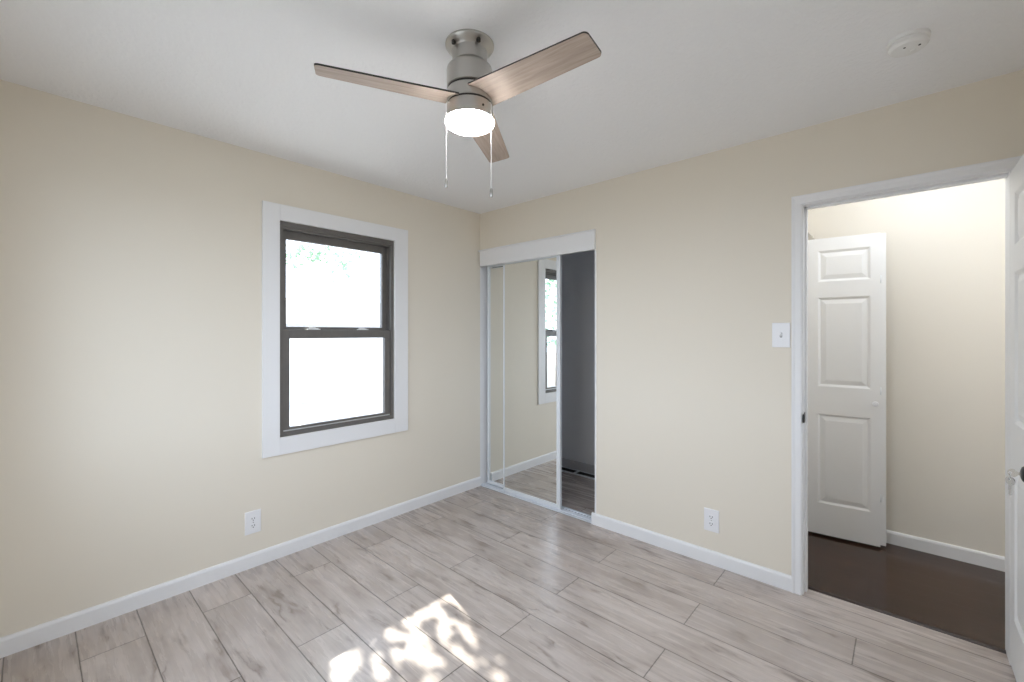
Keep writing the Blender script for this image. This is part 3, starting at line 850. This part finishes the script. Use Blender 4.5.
rng = random.Random(7)
LIT = [(1.098, -1.415, 0.054), (1.079, -1.329, 0.039), (1.07, -1.271, 0.024), (1.086, -1.246, 0.033), (1.144, -1.249, 0.032), (1.207, -1.265, 0.025), (1.277, -1.283, 0.029), (1.108, -1.502, 0.052), (1.199, -1.545, 0.053), (1.289, -1.578, 0.059), (1.323, -1.623, 0.047), (1.368, -1.596, 0.047), (1.402, -1.572, 0.028), (1.14, -1.377, 0.042), (1.225, -1.397, 0.04), (1.287, -1.448, 0.038), (1.336, -1.487, 0.029), (1.243, -1.352, 0.026), (1.312, -1.364, 0.031), (1.382, -1.379, 0.034), (1.439, -1.402, 0.025), (1.397, -1.472, 0.03), (1.452, -1.476, 0.037), (1.505, -1.48, 0.028), (1.53, -1.443, 0.028), (1.576, -1.396, 0.028), (1.418, -1.303, 0.009), (1.45, -1.31, 0.011), (1.483, -1.318, 0.009), (1.589, -1.344, 0.009), (1.613, -1.352, 0.009), (1.605, -1.466, 0.028), (1.658, -1.465, 0.034), (1.083, -1.602, 0.031), (1.136, -1.61, 0.03), (1.225, -1.658, 0.036), (1.281, -1.704, 0.023), (1.091, -1.709, 0.04), (1.182, -1.735, 0.031), (1.261, -1.763, 0.035), (1.302, -1.766, 0.027), (1.091, -1.787, 0.05), (1.086, -1.837, 0.044), (1.103, -1.878, 0.043), (1.166, -1.876, 0.045), (1.174, -1.814, 0.033), (1.372, -1.723, 0.03), (1.446, -1.656, 0.043), (1.463, -1.621, 0.022), (1.558, -1.561, 0.013)]
for k in range(45):
    x = rng.uniform(1.35, 2.7); LIT.append((x, rng.uniform(-1.66 - 0.25 * x, -1.45 - 0.25 * x), rng.uniform(0.02, 0.055)))

def leaf(bm, p, nrm, size, spin):
    n = nrm.normalized()
    a = n.orthogonal().normalized()
    a.rotate(Matrix.Rotation(spin, 3, n))
    b_ = n.cross(a)
    L, W = size, size * 0.30
    mid = [p - a * L * 0.5, p - a * L * 0.12 - n * 0.004, p + a * L * 0.22 - n * 0.004, p + a * L * 0.55]
    v = [bm.verts.new(q) for q in mid]
    for s in (1, -1):
        e1 = bm.verts.new(p - a * L * 0.15 + b_ * W * s + n * 0.006)
        e2 = bm.verts.new(p + a * L * 0.20 + b_ * W * 0.85 * s + n * 0.006)
        for q in ((v[0], v[1], e1), (v[1], v[2], e2, e1), (v[2], v[3], e2)):
            bm.faces.new(q)

def rand_dir():
    while True:
        v = Vector((rng.uniform(-1, 1), rng.uniform(-1, 1), rng.uniform(-1, 1)))
        if 0.05 < v.length < 1: return v.normalized()

D = Vector((1.0, -0.25, -0.73))
tree = empty('shade_tree', (-3.7, -2.3, GZ))
tag(tree, 'leafy green tree outside with branches hanging over the window', 'tree')
bm = BM()
cnt = 0
while cnt < 8000:
    x = rng.uniform(0.95, 2.95)
    y = rng.uniform(-1.80 - 0.25 * x, -0.86 - 0.25 * x)
    if any((x - c[0]) ** 2 + (y - c[1]) ** 2 < (c[2] + 0.005) ** 2 for c in LIT): continue
    sx = -max(1.7, (2.114 - 0.73 * x) / 0.524) - rng.uniform(0.0, 0.9)
    p = Vector((x, y, 0)) - D * (x - sx)
    leaf(bm, p, SUN_DIR + rand_dir() * 0.7, rng.uniform(0.040, 0.062), rng.uniform(0, 6.28)); cnt += 1
# rest of the crown around it
for k in range(1500):
    d = rand_dir() * (rng.random() ** 0.35)
    p = Vector((-4.0, -1.2, 4.9)) + Vector((d.x * 1.5, d.y * 2.2, d.z * 1.0))
    leaf(bm, p, rand_dir(), rng.uniform(0.07, 0.11), rng.uniform(0, 6.28))
# twigs that hang into view at the top of the pane
for (cx, cy, cz, n_) in ((-2.6, -0.62, 2.33, 45), (-2.6, -0.30, 2.36, 70), (-2.7, 0.02, 2.30, 50), (-2.5, -0.72, 2.18, 16), (-2.6, -0.05, 2.16, 14), (-2.6, 0.18, 2.40, 30)):
    for k in range(n_):
        p = Vector((cx + rng.gauss(0, 0.12), cy + rng.gauss(0, 0.09), cz + rng.gauss(0, 0.06)))
        leaf(bm, p, rand_dir(), rng.uniform(0.04, 0.075), rng.uniform(0, 6.28))
child('foliage', bm, M['leaf'], tree)
tree_f = tree.children[0]; tree_f['kind'] = 'stuff'
bm = BM()
tube(bm, [(-3.7, -2.3, GZ), (-3.72, -2.28, 1.0), (-3.8, -2.1, 2.6), (-3.9, -1.6, 3.9), (-4.0, -1.0, 4.9)], [0.16, 0.13, 0.11, 0.08, 0.03], 12)
tube(bm, [(-3.8, -2.1, 2.6), (-4.2, -2.5, 3.8), (-4.4, -2.6, 4.8)], [0.08, 0.05, 0.02], 10)
child('trunk', bm, M['bark'], tree)

hedge = empty('evergreen_shrub', (-5.0, -8.0, GZ))
tag(hedge, 'dark green shrub in the yard, seen in the mirrored closet door', 'shrub')
bm = BM()
for k in range(700):
    d = rand_dir() * (0.75 + 0.25 * rng.random())
    p = Vector((-5.0, -8.0, 2.0)) + Vector((d.x * 2.0, d.y * 1.6, d.z * 1.2))
    leaf(bm, p, (d + rand_dir() * 0.8), rng.uniform(0.12, 0.20), rng.uniform(0, 6.28))
child('foliage', bm, M['leaf'], hedge); hedge.children[0]['kind'] = 'stuff'
bm = BM(); tube(bm, [(-5.0, -8.0, GZ), (-5.0, -8.0, 2.2)], [0.09, 0.05], 10)
child('trunk', bm, M['bark'], hedge)
